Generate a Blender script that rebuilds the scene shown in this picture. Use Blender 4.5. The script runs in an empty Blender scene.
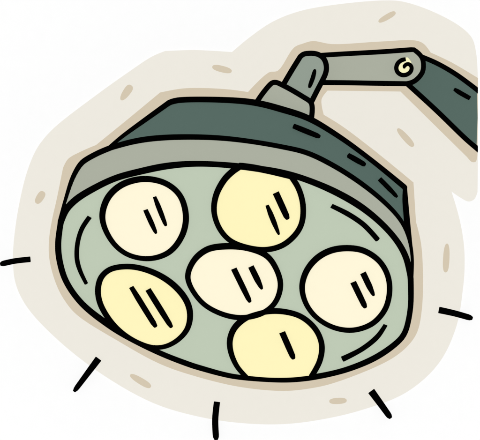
import bpy, bmesh, math
from mathutils import Vector

# ------------------------------------------------------------------ basics
# Drawing units ("u") are about 2 mm.  x to the right, z up, y away from the viewer.
S = 0.002
D = 1600.0                       # camera distance in u (long lens)
CX, CY = 240.0, 220.0            # view centre in drawing units
scene = bpy.context.scene
COL = scene.collection

TILT = 0.60                      # lamp head leans: its face looks forward and down
NLEN = math.sqrt(1 + TILT * TILT)
N = Vector((0, -1, -TILT)) / NLEN        # outward normal of the lamp face
PIV = Vector((CX, 0, CY - 270.0))        # a point on the lamp face (x kept in drawing units)
CAM = Vector((CX, -D, 0))


def ray(px, py):
    return Vector((px - CX, D, CY - py))


def on_depth(px, py, y=0.0):
    """design point on the upright plane at depth y"""
    r = ray(px, py)
    return CAM + r * ((y + D) / D)


def on_face(px, py, off=0.0):
    """design point on a plane parallel to the lamp face, off u in front of it"""
    r = ray(px, py)
    p0 = PIV + N * off
    return CAM + r * ((p0 - CAM).dot(N) / r.dot(N))


def W(p):
    return Vector(((p.x - CX) * S, p.y * S, p.z * S))


# ------------------------------------------------------------------ curves
def spline(pts, closed=False, sub=8):
    out = []
    n = len(pts)
    segs = n if closed else n - 1
    g = (lambda i: pts[i % n]) if closed else (lambda i: pts[max(0, min(n - 1, i))])
    for i in range(segs):
        p0, p1, p2, p3 = g(i - 1), g(i), g(i + 1), g(i + 2)

        def kn(a, b):
            return max(1e-4, math.hypot(a[0] - b[0], a[1] - b[1]) ** 0.5)
        t0 = 0.0
        t1 = t0 + kn(p0, p1); t2 = t1 + kn(p1, p2); t3 = t2 + kn(p2, p3)
        for k in range(sub):
            t = t1 + (t2 - t1) * k / sub
            q = []
            for c in (0, 1):
                if p0 == p1:
                    a1 = p1[c]
                else:
                    a1 = (t1 - t) / (t1 - t0) * p0[c] + (t - t0) / (t1 - t0) * p1[c]
                a2 = (t2 - t) / (t2 - t1) * p1[c] + (t - t1) / (t2 - t1) * p2[c]
                if p2 == p3:
                    a3 = p2[c]
                else:
                    a3 = (t3 - t) / (t3 - t2) * p2[c] + (t - t2) / (t3 - t2) * p3[c]
                b1 = (t2 - t) / (t2 - t0) * a1 + (t - t0) / (t2 - t0) * a2
                b2 = (t3 - t) / (t3 - t1) * a2 + (t - t1) / (t3 - t1) * a3
                q.append((t2 - t) / (t2 - t1) * b1 + (t - t1) / (t2 - t1) * b2)
            out.append((q[0], q[1]))
    if not closed:
        out.append(tuple(pts[-1]))
    return out


def path(*segs, sub=8):
    """open chain of smooth runs that meet in corners"""
    out = []
    for s in segs:
        q = spline(s, sub=sub) if len(s) > 2 else list(s)
        if out and math.hypot(out[-1][0] - q[0][0], out[-1][1] - q[0][1]) < 1e-6:
            q = q[1:]
        out += q
    return out


def resample(pts, n, closed=False):
    p = list(pts) + ([pts[0]] if closed else [])
    L = [0.0]
    for a, b in zip(p, p[1:]):
        L.append(L[-1] + math.hypot(b[0] - a[0], b[1] - a[1]))
    out, j = [], 0
    m = n if closed else n - 1
    for i in range(n):
        t = L[-1] * i / m
        while j < len(L) - 2 and L[j + 1] < t:
            j += 1
        f = (t - L[j]) / max(1e-9, L[j + 1] - L[j])
        out.append((p[j][0] + (p[j + 1][0] - p[j][0]) * f, p[j][1] + (p[j + 1][1] - p[j][1]) * f))
    return out


# ------------------------------------------------------------------ materials
def lin(h):
    h = h.lstrip('#')
    o = []
    for i in (0, 2, 4):
        c = int(h[i:i + 2], 16) / 255
        o.append(c / 12.92 if c <= 0.04045 else ((c + 0.055) / 1.055) ** 2.4)
    return o


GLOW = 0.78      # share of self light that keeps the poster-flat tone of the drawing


def mat(name, hexcol, glow=GLOW):
    m = bpy.data.materials.new(name)
    m.use_nodes = True
    nt = m.node_tree
    nt.nodes.clear()
    out = nt.nodes.new('ShaderNodeOutputMaterial')
    c = (*lin(hexcol), 1)
    d = nt.nodes.new('ShaderNodeBsdfDiffuse')
    e = nt.nodes.new('ShaderNodeEmission')
    mix = nt.nodes.new('ShaderNodeMixShader')
    # very faint grain, the tooth of painted card
    tc = nt.nodes.new('ShaderNodeTexCoord')
    nz = nt.nodes.new('ShaderNodeTexNoise')
    nz.inputs['Scale'].default_value = 55.0
    nz.inputs['Detail'].default_value = 4.0
    mr = nt.nodes.new('ShaderNodeMapRange')
    mr.inputs['To Min'].default_value = 0.99
    mr.inputs['To Max'].default_value = 1.01
    mul = nt.nodes.new('ShaderNodeVectorMath'); mul.operation = 'SCALE'
    mul.inputs[0].default_value = c[:3]
    L = nt.links.new
    L(tc.outputs['Object'], nz.inputs['Vector'])
    L(nz.outputs['Fac'], mr.inputs['Value'])
    L(mr.outputs['Result'], mul.inputs['Scale'])
    L(mul.outputs['Vector'], d.inputs['Color'])
    L(mul.outputs['Vector'], e.inputs['Color'])
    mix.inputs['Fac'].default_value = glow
    L(d.outputs[0], mix.inputs[1])
    L(e.outputs[0], mix.inputs[2])
    L(mix.outputs[0], out.inputs['Surface'])
    return m


M_INK = mat('ink_black', '#020202', 0.0)
M_DARK = mat('dark_green_grey_paint', '#576B64')
M_MID = mat('mid_green_grey_paint', '#949F93')
M_GREY = mat('warm_grey_paint', '#ACB0A1')
M_FACE = mat('pale_green_enamel', '#BFCBB6')
M_PALE = mat('pale_cream_glass', '#FFF7DA')
M_YEL = mat('yellow_cream_glass', '#FFF6BF')
M_SCREW = mat('cream_metal', '#FFFBC8')
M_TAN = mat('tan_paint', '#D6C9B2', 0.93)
M_CREAM = mat('cream_paint', '#EFEBE1', 0.94)
M_WHITE = mat('white_card', '#FFFFFF', 0.88)


# ------------------------------------------------------------------ objects
def link(name, bm, material, parent=None, smooth=False, label=None):
    bmesh.ops.recalc_face_normals(bm, faces=bm.faces[:])
    me = bpy.data.meshes.new(name)
    if smooth:
        for f in bm.faces:
            f.smooth = True
    bm.to_mesh(me)
    bm.free()
    me.materials.append(material)
    o = bpy.data.objects.new(name, me)
    COL.objects.link(o)
    if parent is not None:
        o.parent = parent
        # children keep their design position
        o.matrix_parent_inverse = parent.matrix_world.inverted() if parent.type == 'EMPTY' else o.matrix_parent_inverse
    if label:
        o['label'] = label
    return o


def tube(bm, pts, rad, closed=False, sides=12, cap=True):
    """sweep a round section along 3-D design points; rad a number or one per point"""
    n = len(pts)
    rs = rad if isinstance(rad, (list, tuple)) else [rad] * n
    rings = []
    prev = None
    for i, p in enumerate(pts):
        a = pts[(i - 1) % n] if (closed or i > 0) else pts[i]
        b = pts[(i + 1) % n] if (closed or i < n - 1) else pts[i]
        t = (b - a).normalized()
        if prev is None:
            up = Vector((0, 1, 0)) if abs(t.y) < .9 else Vector((1, 0, 0))
            u = t.cross(up).normalized()
        else:
            u = (prev - t * prev.dot(t)).normalized()
        prev = u
        v = t.cross(u)
        ring = []
        for k in range(sides):
            ang = 2 * math.pi * k / sides
            ring.append(bm.verts.new(W(p + (u * math.cos(ang) + v * math.sin(ang)) * rs[i])))
        rings.append(ring)
    m = n if closed else n - 1
    for i in range(m):
        r0, r1 = rings[i], rings[(i + 1) % n]
        shift = 0
        if closed and i == n - 1:
            best = 1e9
            for s in range(sides):
                d = (r0[0].co - r1[s].co).length
                if d < best:
                    best, shift = d, s
        for k in range(sides):
            bm.faces.new((r0[k], r0[(k + 1) % sides], r1[(k + 1 + shift) % sides], r1[(k + shift) % sides]))
    if not closed and cap:
        bm.faces.new(rings[0])
        bm.faces.new(rings[-1])


def ink(name, pts3, rad, parent, closed=False, label=None, cut=None):
    bm = bmesh.new()
    tube(bm, pts3, rad, closed)
    if cut is not None:                      # square the tube off at the sawn end of the arm
        r = bmesh.ops.bisect_plane(bm, geom=bm.verts[:] + bm.edges[:] + bm.faces[:], plane_co=(cut, 0, 0), plane_no=(1, 0, 0), clear_outer=True)
        bmesh.ops.holes_fill(bm, edges=[e for e in r['geom_cut'] if isinstance(e, bmesh.types.BMEdge)])
    return link(name, bm, M_INK, parent, smooth=False, label=label)


def stroke_profile(n, w, start=1.0, end=0.35, rounded=True):
    """radii of a brush dash: square start, narrowing rounded end"""
    rs = []
    for i in range(n):
        t = i / (n - 1)
        r = w * (start + (1 - start) * min(1, t / 0.25)) if t < 0.25 else w * (1 + (end - 1) * max(0, (t - 0.55) / 0.45) ** 2)
        rs.append(r)
    return rs


def loft_rings(bm, rings, cap_first=False, cap_last=False):
    vs = [[bm.verts.new(W(p)) for p in r] for r in rings]
    for a, b in zip(vs, vs[1:]):
        n = len(a)
        for k in range(n):
            bm.faces.new((a[k], a[(k + 1) % n], b[(k + 1) % n], b[k]))
    for flag, r in ((cap_first, vs[0]), (cap_last, vs[-1])):
        if flag:
            fan(bm, r)
    return vs


def fan(bm, ring):
    f = bm.faces.new(ring)
    f.normal_update()
    bmesh.ops.triangulate(bm, faces=[f])


def inset(pts, d):
    """move a closed outline inwards by about d"""
    n = len(pts)
    area = sum(pts[i][0] * pts[(i + 1) % n][1] - pts[(i + 1) % n][0] * pts[i][1] for i in range(n))
    s = 1 if area > 0 else -1
    out = []
    for i in range(n):
        a, b = pts[i - 1], pts[(i + 1) % n]
        tx, ty = b[0] - a[0], b[1] - a[1]
        l = math.hypot(tx, ty) or 1
        out.append((pts[i][0] - s * ty / l * d, pts[i][1] + s * tx / l * d))
    return out


def plate(name, outline, y0, y1, material, parent, soft=3.0, back=True):
    """a solid cut-out with softened edges between depths y0 (front) and y1"""
    ins = inset(outline, soft)
    P = on_depth
    rings = [[P(x, y, y0) for x, y in ins],
             [P(x, y, y0 + soft * .3) for x, y in inset(outline, soft * .35)],
             [P(x, y, y0 + soft) for x, y in outline],
             [P(x, y, y1 - soft) for x, y in outline],
             [P(x, y, y1) for x, y in ins]]
    bm = bmesh.new()
    loft_rings(bm, rings, True, True)
    return link(name, bm, material, parent)


def sheet(name, outline, y0, y1, material, parent=None):
    bm = bmesh.new()
    loft_rings(bm, [[on_depth(x, y, y0) for x, y in outline], [on_depth(x, y, y1) for x, y in outline]], True, True)
    return link(name, bm, material, parent)


# ================================================================== SETTING
BY = 150.0                                   # depth of the card behind the lamp
bm = bmesh.new()
w, h = 1500, 1200
loft_rings(bm, [[Vector((CX + sx * w, BY + d, sz * h)) for sx, sz in ((-1, -1), (1, -1), (1, 1), (-1, 1))] for d in (0, 12)], True, True)
o = link('backdrop', bm, M_WHITE)
o['kind'] = 'structure'

halo = path(
    [(165, 51), (195, 50), (232, 52)],
    [(232, 52), (250, 37), (273, 21.5), (300, 11), (340, 4), (388, 0.3), (405, 2), (435, 12.5), (461, 27), (472, 38), (476, 52), (477.8, 78), (478, 140), (477.5, 192)],
    [(477.5, 192), (474.5, 199), (468.6, 201.5), (459.5, 197), (451.5, 191.5)],
    [(451.5, 191.5), (459.5, 219), (464, 246), (464.5, 270), (463, 288), (456.5, 326), (439, 363), (407, 392), (362, 410), (316, 420.5), (280, 424.3),
     (240, 423), (200, 417), (154.5, 403.6), (104.5, 376), (59, 341), (27, 307), (15.5, 283), (13, 258), (14.8, 232), (20, 200), (27, 172), (35, 152), (42, 141), (55, 127), (95, 96), (130, 71), (152, 56.5), (165, 51)], sub=6)[:-1]
patch = sheet('backdrop_patch', halo, BY - 3, BY - .5, M_CREAM)
patch['kind'] = 'structure'

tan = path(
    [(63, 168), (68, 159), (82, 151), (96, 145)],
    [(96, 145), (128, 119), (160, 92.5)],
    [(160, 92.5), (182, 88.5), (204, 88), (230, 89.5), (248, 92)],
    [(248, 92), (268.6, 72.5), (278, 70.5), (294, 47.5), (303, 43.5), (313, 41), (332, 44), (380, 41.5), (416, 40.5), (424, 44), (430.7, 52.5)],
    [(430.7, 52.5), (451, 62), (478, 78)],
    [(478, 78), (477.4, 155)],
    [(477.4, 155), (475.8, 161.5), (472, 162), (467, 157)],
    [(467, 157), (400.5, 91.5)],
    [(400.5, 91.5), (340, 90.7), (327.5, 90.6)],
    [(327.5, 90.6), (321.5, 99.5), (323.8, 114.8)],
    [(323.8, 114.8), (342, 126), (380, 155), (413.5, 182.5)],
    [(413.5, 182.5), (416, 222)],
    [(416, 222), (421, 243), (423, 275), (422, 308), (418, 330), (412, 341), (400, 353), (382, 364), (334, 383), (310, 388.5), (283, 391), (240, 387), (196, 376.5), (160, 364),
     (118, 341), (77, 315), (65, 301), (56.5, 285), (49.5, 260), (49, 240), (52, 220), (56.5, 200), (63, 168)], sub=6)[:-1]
sheet('shadow_band', tan, BY - 6, BY - 2.5, M_TAN, patch)  # shadow contour around the lamp, painted on the patch in darker tan


def fleck(cx, cy, ln, wd, deg, skew=0.0):
    a = math.radians(deg)
    pts = []
    for k in range(28):
        t = 2 * math.pi * k / 28
        u = math.copysign(abs(math.cos(t)) ** .8, math.cos(t)) * ln / 2
        v = math.copysign(abs(math.sin(t)) ** .8, math.sin(t)) * wd / 2 * (1 + skew * math.cos(t))
        pts.append((cx + u * math.cos(a) - v * math.sin(a), cy + u * math.sin(a) + v * math.cos(a)))
    sheet('fleck', pts, BY - 5, BY - 2.5, M_TAN, patch)


for f in ((40, 197.5, 14, 7.5, -58, .1), (126.2, 92.7, 18, 7.5, -55, .25), (222, 69, 20, 6.5, 14, 0), (387, 17, 19.5, 5.6, -30, .1),
          (405.5, 137.5, 24, 6.4, 48, .1), (446.3, 258, 29, 6.4, 93, .1), (338, 401, 17.5, 6.2, -3, 0), (140.5, 381, 24, 6.6, 31, .1)):
    fleck(*f)


# ================================================================== RAYS
def black_ray(pts, r0, r1, label):
    a, b = pts[0], pts[-1]
    q = resample(spline(pts, sub=8) if len(pts) > 2 else pts, 15)
    p3 = [on_depth(x, y, BY - 5.5) for x, y in q]
    rs = []
    for i in range(15):
        t = i / 14
        r = (r0 + (r1 - r0) * t) * 1.2
        if t > .88:
            r *= (1 - ((t - .88) / .12) ** 2 * .45)
        rs.append(r)
    bm = bmesh.new()
    tube(bm, p3, rs, sides=14)
    o = link('black_ray', bm, M_INK)
    o['label'] = label
    o['category'] = 'ray mark'
    o['group'] = 'black rays around the lamp'


black_ray([(30.3, 259.3), (15, 261), (2, 263.8), (0.2, 264.3)], 2.6, 2.6, 'nearly level short black ray left of the lamp, crossing the left patch edge')
black_ray([(98.5, 358.8), (86, 375.5), (74, 391.6)], 3.2, 2.3, 'slanting black ray below the lower left yellow lens, leaning down to the left')
black_ray([(217, 402), (215.2, 420), (216.2, 440)], 2.9, 2.9, 'upright black ray below the middle of the lamp at the bottom edge of the patch')
black_ray([(371.3, 391.2), (381, 404.5), (390.8, 418.2)], 3.4, 2.7, 'slanting black ray below the lower right of the lamp, leaning down to the right')
black_ray([(439, 310), (455, 313.5), (472.5, 318.5)], 3.0, 2.7, 'gently sloping black ray right of the lamp, crossing the right patch edge')

# ================================================================== LAMP
lamp = bpy.data.objects.new('surgical_lamp', None)
COL.objects.link(lamp)
lamp.location = W(on_depth(477, 118, 79))
lamp['label'] = 'round green-grey operating room lamp with six cream lenses hanging from a jointed arm'
lamp['category'] = 'lamp'
bpy.context.view_layer.update()

# ---- outlines, in drawing units
face_top = [(60.8, 222), (66, 210), (76, 199.5), (94.5, 188), (116, 178), (142, 171), (167, 166), (193, 163.8), (222, 164.7), (251, 167.8), (280, 172.2),
            (303, 178.5), (334.5, 191.5), (362, 207.5), (384.5, 226.5), (399, 244), (406.5, 259), (410.6, 277)]
face_low = [(410.6, 277), (410.8, 303), (408.5, 320), (405, 332), (399.5, 340), (378, 356), (348, 369), (316, 376.6), (292, 379.2), (269, 379.3), (232.7, 376.2), (200, 367.8), (189, 364.3),
            (160, 353), (130, 338), (109, 325), (82, 303.5), (66, 281), (59.5, 260), (58.2, 243), (60.8, 222)]
face = path(face_top, face_low)[:-1]
rim_top = [(60.8, 222), (66.3, 202), (72.7, 180.5), (77, 171), (80.9, 164.8), (84.5, 161.2), (98, 153.5), (111, 148)]
rim_top2 = [(111, 148), (131, 142.5), (150, 139.3), (178, 137.6), (214.5, 138.2), (243.6, 141), (280, 147), (307, 153.5), (334.5, 167), (362, 185), (384.5, 203.5), (398, 218), (404.5, 229), (409, 243), (411, 259), (410.6, 277)]
dark_top = [(111, 148), (122, 138.5), (145, 121), (170, 102.4)]
dark_top2 = [(170, 102.4), (178, 100.4), (207, 99.6), (243.6, 101.3), (262, 104.2), (280, 109), (307, 118), (339, 137), (371, 160.5), (404.2, 187.6)]
dark_side = [(404.2, 187.6), (406.4, 214), (409, 243)]

OFF1, OFF2 = -36.0, -82.0

# ---- rim: from the face edge back to the rim's rear edge
NT, NB = 110, 90
ft = resample(path(face_top), NT)
fl = resample(path(face_low), NB + 2)[1:-1]
rt = resample(path(rim_top, rim_top2), NT)
c0 = (240, 275)
rl = [(c0[0] + (x - c0[0]) * .965, c0[1] + (y - c0[1]) * .95 - 4) for x, y in fl]
bm = bmesh.new()
rings = []
for t in (0, .5, 1):
    r = []
    for a, b in zip(ft + fl, rt + rl):
        r.append(on_face(a[0] + (b[0] - a[0]) * t, a[1] + (b[1] - a[1]) * t, OFF1 * t))
    rings.append(r)
loft_rings(bm, rings, False, True)
rim = link('rim', bm, M_GREY, lamp)


def face_pts(pts, off, n=None, closed=False):
    q = resample(pts, n, closed) if n else pts
    return [on_face(x, y, off) for x, y in q]


# rear edge line of the rim, following the loft depth
n1 = 100
ink('edge_trim', face_pts(path(rim_top), OFF1, 40), 3.3, rim)
ink('edge_trim', face_pts(path(rim_top2), OFF1, 90), [3.2 + .2 * math.sin(i * .13) for i in range(90)], rim)

# ---- housing: from the rim's rear edge to the closed back
dt = resample(path(rim_top2), NT)
up = resample(path(dark_top, dark_top2), NT - 12) + resample(path(dark_side), 13)[1:]
low0 = [(407.5, 248), (400, 290), (360, 330), (290, 350), (220, 345), (150, 315), (100, 270), (82, 215), (95, 165), (111, 148)]
low1 = [(409, 243), (398, 262), (350, 282), (290, 292), (225, 285), (170, 258), (130, 215), (112, 175), (109, 155), (111, 148)]
b0 = rim_top2[-4:]
base = resample(path(rim_top2[:-2]), NT) + resample(path(low0), NB + 2)[1:-1]
back = up + resample(path(low1), NB + 2)[1:-1]
bm = bmesh.new()
rings = []
NSEG = 6
for k in range(NSEG + 1):
    t = k / NSEG
    r = []
    for i, (a, b) in enumerate(zip(base, back)):
        # toward both ends of the visible edge the back meets the rim line itself
        r.append(on_face(a[0] + (b[0] - a[0]) * t, a[1] + (b[1] - a[1]) * t, OFF1 - 1 + (OFF2 - OFF1) * t))
    rings.append(r)
loft_rings(bm, rings, False, True)
housing = link('housing', bm, M_DARK, lamp)


def back_off(x):
    return OFF2


ink('edge_trim', face_pts(path(dark_top, dark_top2), OFF2, 110), [3.3 + .25 * math.sin(i * .11 + 1) for i in range(110)], housing)
ink('edge_trim', face_pts(path(low1), OFF2, 60), 3.0, housing)
ink('edge_trim', [on_face(x, y, OFF1) for x, y in rl], 3.0, rim)

side = resample(path(dark_side), 16)
q = [on_face(x, y, OFF2 + (OFF1 - OFF2) * i / 15) for i, (x, y) in enumerate(side)]
q += [on_face(410.3, 252, OFF1 - 1), on_face(411, 262, OFF1 - 2)]
bm = bmesh.new()
tube(bm, q, [3.0 + .02 * i for i in range(16)] + [2.9, 2.2])
from mathutils import Matrix
bmesh.ops.create_icosphere(bm, subdivisions=3, radius=3.25 * S, matrix=Matrix.Translation(W(q[0])))
link('edge_trim', bm, M_INK, housing)


def dash(name, a, b, w, parent, off_fn, start=1.0, end=.55, bend=0.0, n=12, label=None):
    pts = []
    L = math.hypot(b[0] - a[0], b[1] - a[1])
    nx, ny = -(b[1] - a[1]) / L, (b[0] - a[0]) / L
    for i in range(n):
        t = i / (n - 1)
        k = bend * 4 * t * (1 - t)
        x, y = a[0] + (b[0] - a[0]) * t + nx * k, a[1] + (b[1] - a[1]) * t + ny * k
        pts.append(on_face(x, y, off_fn(x, y)))
    rs = []
    for i in range(n):
        t = i / (n - 1)
        r = w
        if t < .3:
            r = w * (start + (1 - start) * t / .3)
        if t > .6:
            r = w * (1 + (end - 1) * (t - .6) / .4)
        if t > .93:
            r *= .75
        rs.append(r * 1.25)
    bm = bmesh.new()
    tube(bm, pts, rs)
    return link(name, bm, M_INK, parent, label=label)


# the slanted flank of the housing: how deep it is at a drawing point
import bisect
_bx = resample(path(rim_top2[:-2]), 200)
_ux = resample(path(dark_top, dark_top2), 200)


def near_y(curve, x):
    return min(curve, key=lambda p: abs(p[0] - x))[1]


def flank(x, y):
    y0, y1 = near_y(_bx, x), near_y(_ux, x)
    t = max(0, min(1, (y0 - y) / max(1e-3, y0 - y1)))
    return OFF1 + (OFF2 - OFF1) * t + 2.5


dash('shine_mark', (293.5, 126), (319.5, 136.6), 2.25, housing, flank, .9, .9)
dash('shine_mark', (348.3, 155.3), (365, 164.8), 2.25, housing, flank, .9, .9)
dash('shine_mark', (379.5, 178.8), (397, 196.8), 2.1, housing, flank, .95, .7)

# ---- face panel, with a shallow lip
bm = bmesh.new()
fr = resample(face, 200, True)
loft_rings(bm, [[on_face(x, y, -6) for x, y in inset(fr, .6)], [on_face(x, y, 0) for x, y in inset(fr, .8)]], True, True)
panel = link('face_panel', bm, M_FACE, lamp)
nT = 260
fo = resample(face, nT, True)
ink('edge_trim', [on_face(x, y, 0.5) for x, y in fo], [3.2 + .2 * math.sin(i * .09) + .15 * math.sin(i * .23) for i in range(nT)], panel, closed=True)


def face_stroke(pts, w, start, end):
    q = resample(spline(pts, sub=10), 28)
    p3 = [on_face(x, y, 0.6) for x, y in q]
    rs = []
    for i in range(28):
        t = i / 27
        r = w
        if t < .3: r = w * (start + (1 - start) * t / .3)
        if t > .7: r = w * (1 + (end - 1) * (t - .7) / .3)
        rs.append(r)
    ink('shine_mark', p3, rs, panel)


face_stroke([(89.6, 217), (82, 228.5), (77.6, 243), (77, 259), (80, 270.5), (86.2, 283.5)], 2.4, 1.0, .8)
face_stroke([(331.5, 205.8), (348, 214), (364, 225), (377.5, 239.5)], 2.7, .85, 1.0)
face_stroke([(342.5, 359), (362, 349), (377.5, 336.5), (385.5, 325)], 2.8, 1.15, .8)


# ---- six lenses
def lens(outline, material, label, glints, h=9.0, ring=3.15):
    out = resample(outline, 90, True)
    cx = sum(p[0] for p in out) / len(out)
    cy = sum(p[1] for p in out) / len(out)
    K = 9

    def prof(r):
        return 1.0 + h * (1 - r * r)
    bm = bmesh.new()
    rings = [[on_face(x, y, -3) for x, y in out]]
    for k in range(K):
        r = 1 - k / K
        rings.append([on_face(cx + (x - cx) * r, cy + (y - cy) * r, prof(r)) for x, y in out])
    vs = loft_rings(bm, rings, True, False)
    top = bm.verts.new(W(on_face(cx, cy, prof(0))))
    last = vs[-1]
    for i in range(len(last)):
        bm.faces.new((last[i], last[(i + 1) % len(last)], top))
    ln = link('lens', bm, material, lamp, smooth=True, label=label)
    bo = resample(outline, 120, True)
    ph = cx * .37
    ink('bezel', [on_face(x, y, 1.2) for x, y in bo], [ring + .22 * math.sin(i * 2 * math.pi / 60 + ph) for i in range(120)], ln, closed=True)

    def off(x, y):
        ang = math.atan2(y - cy, x - cx)
        best = min(out, key=lambda p: abs((math.atan2(p[1] - cy, p[0] - cx) - ang + math.pi) % (2 * math.pi) - math.pi))
        r = math.hypot(x - cx, y - cy) / math.hypot(best[0] - cx, best[1] - cy)
        return prof(min(1, r)) + .3
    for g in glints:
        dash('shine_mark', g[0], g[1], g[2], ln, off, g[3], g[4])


def zp(ox, oy, k, pts):
    return [(ox + x / k, oy + y / k) for x, y in pts]


o_tl = spline(zp(80, 160, 2.75, [(175, 52), (235, 64), (275, 98), (291, 155), (280, 208), (245, 252), (190, 270), (130, 258), (88, 222), (62, 160), (76, 105), (115, 68)]), True, 8)
lens(o_tl, M_PALE, 'pale cream round lens at the upper left of the lamp face',
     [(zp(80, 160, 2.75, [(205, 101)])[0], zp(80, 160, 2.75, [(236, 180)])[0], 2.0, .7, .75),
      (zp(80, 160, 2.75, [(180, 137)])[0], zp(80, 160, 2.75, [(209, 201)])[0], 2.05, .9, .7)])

K2 = 120 / 440
tr_top = [(200 + 148 * K2, 160 + 22 * K2), (200 + 200 * K2, 160 + 29 * K2), (200 + 262 * K2, 160 + 42 * K2), (200 + 334 * K2, 160 + 60 * K2)]
tr_rest = [(200 + x * K2, 160 + y * K2) for x, y in [(334, 60), (358, 98), (374, 145), (378, 195), (370, 238), (345, 277), (300, 312), (240, 327), (170, 318), (110, 293), (72, 250), (52, 190), (59, 130), (88, 74), (118, 43), (148, 22)]]
o_tr = path(tr_top, tr_rest)[:-1]
lens(o_tr, M_YEL, 'yellow lens tucked under the rim at the top of the lamp face',
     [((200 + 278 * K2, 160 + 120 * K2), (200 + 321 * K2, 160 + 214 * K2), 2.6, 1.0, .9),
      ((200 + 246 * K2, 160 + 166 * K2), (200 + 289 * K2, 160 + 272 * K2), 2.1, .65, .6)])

o_c = spline(zp(160, 240, 2.75, [(77, 105), (92, 58), (130, 26), (185, 17), (245, 23), (295, 45), (322, 85), (331, 125), (317, 170), (283, 199), (225, 212), (165, 200), (112, 167)]), True, 8)
lens(o_c, M_PALE, 'pale cream oval lens in the middle of the lamp face',
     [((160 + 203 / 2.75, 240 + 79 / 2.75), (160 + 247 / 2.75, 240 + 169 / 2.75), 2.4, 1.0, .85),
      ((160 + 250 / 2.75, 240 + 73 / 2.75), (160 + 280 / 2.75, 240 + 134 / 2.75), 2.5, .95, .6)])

o_r = spline([(300 + x * K2, 220 + y * K2) for x, y in [(170, 103), (232, 112), (288, 148), (320, 200), (328, 260), (312, 325), (265, 378), (195, 402), (125, 393), (62, 357), (22, 305), (8, 245), (24, 187), (62, 140), (112, 112)]], True, 8)
lens(o_r, M_PALE, 'pale cream round lens at the right side of the lamp face',
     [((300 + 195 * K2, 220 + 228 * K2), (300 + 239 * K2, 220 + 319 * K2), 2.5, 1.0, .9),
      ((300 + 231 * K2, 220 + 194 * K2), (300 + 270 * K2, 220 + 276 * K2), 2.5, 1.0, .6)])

br_bot = [(310.5, 377.5), (292, 379.4), (269, 379.4), (247, 377.5)]
br_side = [(247, 377.5), (237, 366), (231, 352), (230, 340), (234.5, 328), (247, 317.2), (265.5, 311.6), (285, 311.8), (302, 317.2), (316, 330), (321.7, 345), (319.5, 361), (310.5, 377.5)]
lens(path(br_bot, br_side)[:-1], M_YEL, 'yellow lens at the bottom edge of the lamp face with a single dash',
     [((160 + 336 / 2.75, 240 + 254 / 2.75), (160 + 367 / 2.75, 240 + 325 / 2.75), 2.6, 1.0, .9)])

o_bl = spline([(90 + x / 4, 250 + y / 4) for x, y in [(33, 150), (46, 108), (80, 78), (145, 66), (215, 76), (290, 108), (350, 155), (388, 208), (400, 258), (390, 312), (355, 355), (305, 383), (255, 388), (200, 372), (140, 338), (90, 292), (50, 232), (35, 190)]], True, 8)
lens(o_bl, M_YEL, 'yellow oval lens at the lower left edge of the lamp face',
     [((90 + 165 / 4, 250 + 148 / 4), (90 + 262 / 4, 250 + 305 / 4), 2.45, .8, .95),
      ((90 + 232 / 4, 250 + 158 / 4), (90 + 325 / 4, 250 + 307 / 4), 2.5, .95, .85)])


# ---- collar where the arm meets the housing
def zq(pts):
    return [(250 + x * 90 / 440, 40 + y * 90 / 440) for x, y in pts]


col_line = path(zq([(32, 306), (62, 262), (100, 217), (112, 209), (128, 208), (142, 213)]),
                zq([(142, 213), (172, 228), (212, 250), (262, 280), (290, 298), (299, 309), (303, 325), (303, 352), (300, 382)]))
col_poly = col_line + zq([(300, 400), (200, 372), (100, 340), (20, 322)])
collar = plate('collar', resample(col_poly, 90, True), 14, 44, M_GREY, lamp, 2.0)
nC = 60
ink('edge_trim', [on_depth(x, y, 15) for x, y in resample(col_line, nC)], 2.85, collar)

# ---- elbow capsule
elb_line = path(zq([(166, 214), (205, 148), (246, 82)]), zq([(246, 82), (262, 70), (285, 66), (310, 66), (335, 72), (357, 88), (369, 110), (373, 140), (368, 165), (352, 200), (326, 250), (301, 300)]))
elb_poly = elb_line + zq([(295, 312), (150, 240)])
elbow = plate('elbow_joint', resample(elb_poly, 90, True), 17, 38, M_MID, lamp, 2.5)
ink('edge_trim', [on_depth(x, y, 18) for x, y in resample(elb_line, 60)], 2.9, elbow)
sl = resample(zq([(318, 143), (308, 183), (289, 234)]), 12)
ink('slot', [on_depth(x, y, 17) for x, y in sl], [1.1, 1.8, 2.1, 2.2, 2.3, 2.3, 2.3, 2.3, 2.2, 2.1, 1.8, 1.1], elbow)

# ---- horizontal arm
arm_line = path([(318, 55.6), (340, 54.2), (380, 52), (413.5, 49.6)],
                [(413.5, 49.6), (418, 53), (422, 58), (423.3, 65), (422.3, 72), (417.5, 78.5), (412.5, 82), (407, 83.6)],
                [(407, 83.6), (380, 83.2), (345, 82.6), (319, 82.4)])
arm = plate('arm', resample(arm_line + [(312, 82), (312, 56)], 100, True), 39, 64, M_GREY, lamp, 2.0)
ink('edge_trim', [on_depth(x, y, 40) for x, y in resample(arm_line, 80)], 2.75, arm)

# pivot screw: cream disc, dark curl
scx, scy = 404.3, 67.0
disc = [(scx + 7.6 * math.cos(2 * math.pi * k / 40), scy + 0.3 + 7.9 * math.sin(2 * math.pi * k / 40)) for k in range(40)]


def zs(pts):
    return [(385 + x / 10, 45 + y / 10) for x, y in pts]


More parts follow.
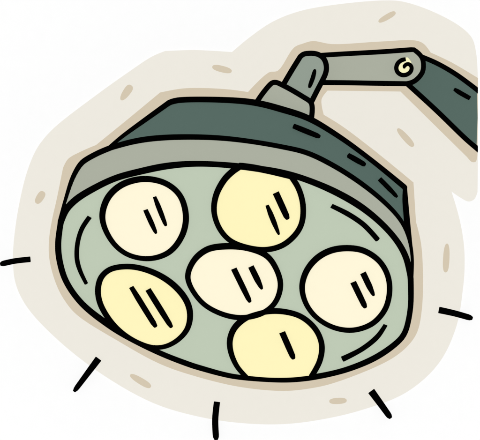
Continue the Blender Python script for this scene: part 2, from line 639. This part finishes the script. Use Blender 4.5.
screw_poly = spline(zs([(222, 122), (262, 172), (268, 230), (240, 280), (190, 295), (140, 285), (112, 235), (120, 180), (160, 140), (205, 128)]), True, 6)
screw = plate('pivot_screw', resample(screw_poly, 50, True), 35.5, 40, M_SCREW, lamp, .8)
curl = resample(spline(zs([(206, 141), (165, 152), (128, 183), (113, 228), (127, 272), (172, 300), (220, 294), (257, 264), (266, 226), (252, 199), (227, 190), (205, 199), (193, 217), (195, 235)]), sub=8), 70)
ink('spiral_groove', [on_depth(x, y, 34.5) for x, y in curl], [(2.3 if i > 3 else 2.0 + .07 * i) - (0 if i < 40 else .35 * (i - 40) / 29) - (0 if i < 67 else .35 * (i - 66)) for i in range(70)], screw)

# ---- dark upper arm running off to the mount
ua_up = path([(418, 55.5), (436, 63), (456, 74.5), (477, 90)])
ua_low = path([(476.5, 148), (466, 139), (436, 110), (407, 83.5)])
ua_poly = ua_up + [(477.6, 118)] + ua_low + [(407, 70)]
uarm = plate('upper_arm', resample(ua_poly, 110, True), 66, 92, M_DARK, lamp, 1.5)
ink('edge_trim', [on_depth(x, y, 67) for x, y in resample(ua_up, 30) + [(483, 94)]], 2.8, uarm, cut=W(on_depth(477.6, 118, 67)).x)
ink('edge_trim', [on_depth(x, y, 67) for x, y in [(482, 153)] + resample(ua_low, 30)], 2.8, uarm, cut=W(on_depth(477.6, 118, 67)).x)
us = resample([(454, 89), (461, 93.3), (470, 98.3)], 10)
ink('slot', [on_depth(x, y, 65.5) for x, y in us], [1.6, 2.1, 2.4, 2.5, 2.5, 2.5, 2.5, 2.5, 2.4, 2.3], uarm)

# ================================================================== LIGHT, CAMERA
world = bpy.data.worlds.new('World')
scene.world = world
world.use_nodes = True
bg = world.node_tree.nodes.get('Background') or world.node_tree.nodes.new('ShaderNodeBackground')
bg.inputs['Color'].default_value = (1, 1, 1, 1)
bg.inputs['Strength'].default_value = 1.03

cam = bpy.data.cameras.new('camera')
cam.sensor_width = 36
cam.lens = 36 * D / 480
cam.clip_start = .05
cam.clip_end = 100
co = bpy.data.objects.new('camera', cam)
COL.objects.link(co)
co.location = (0, -D * S, 0)
co.rotation_euler = (math.radians(90), 0, 0)
scene.camera = co
scene.view_settings.view_transform = 'Standard'
scene.view_settings.look = 'None'
scene.view_settings.exposure = 0
scene.cycles.max_bounces = 6
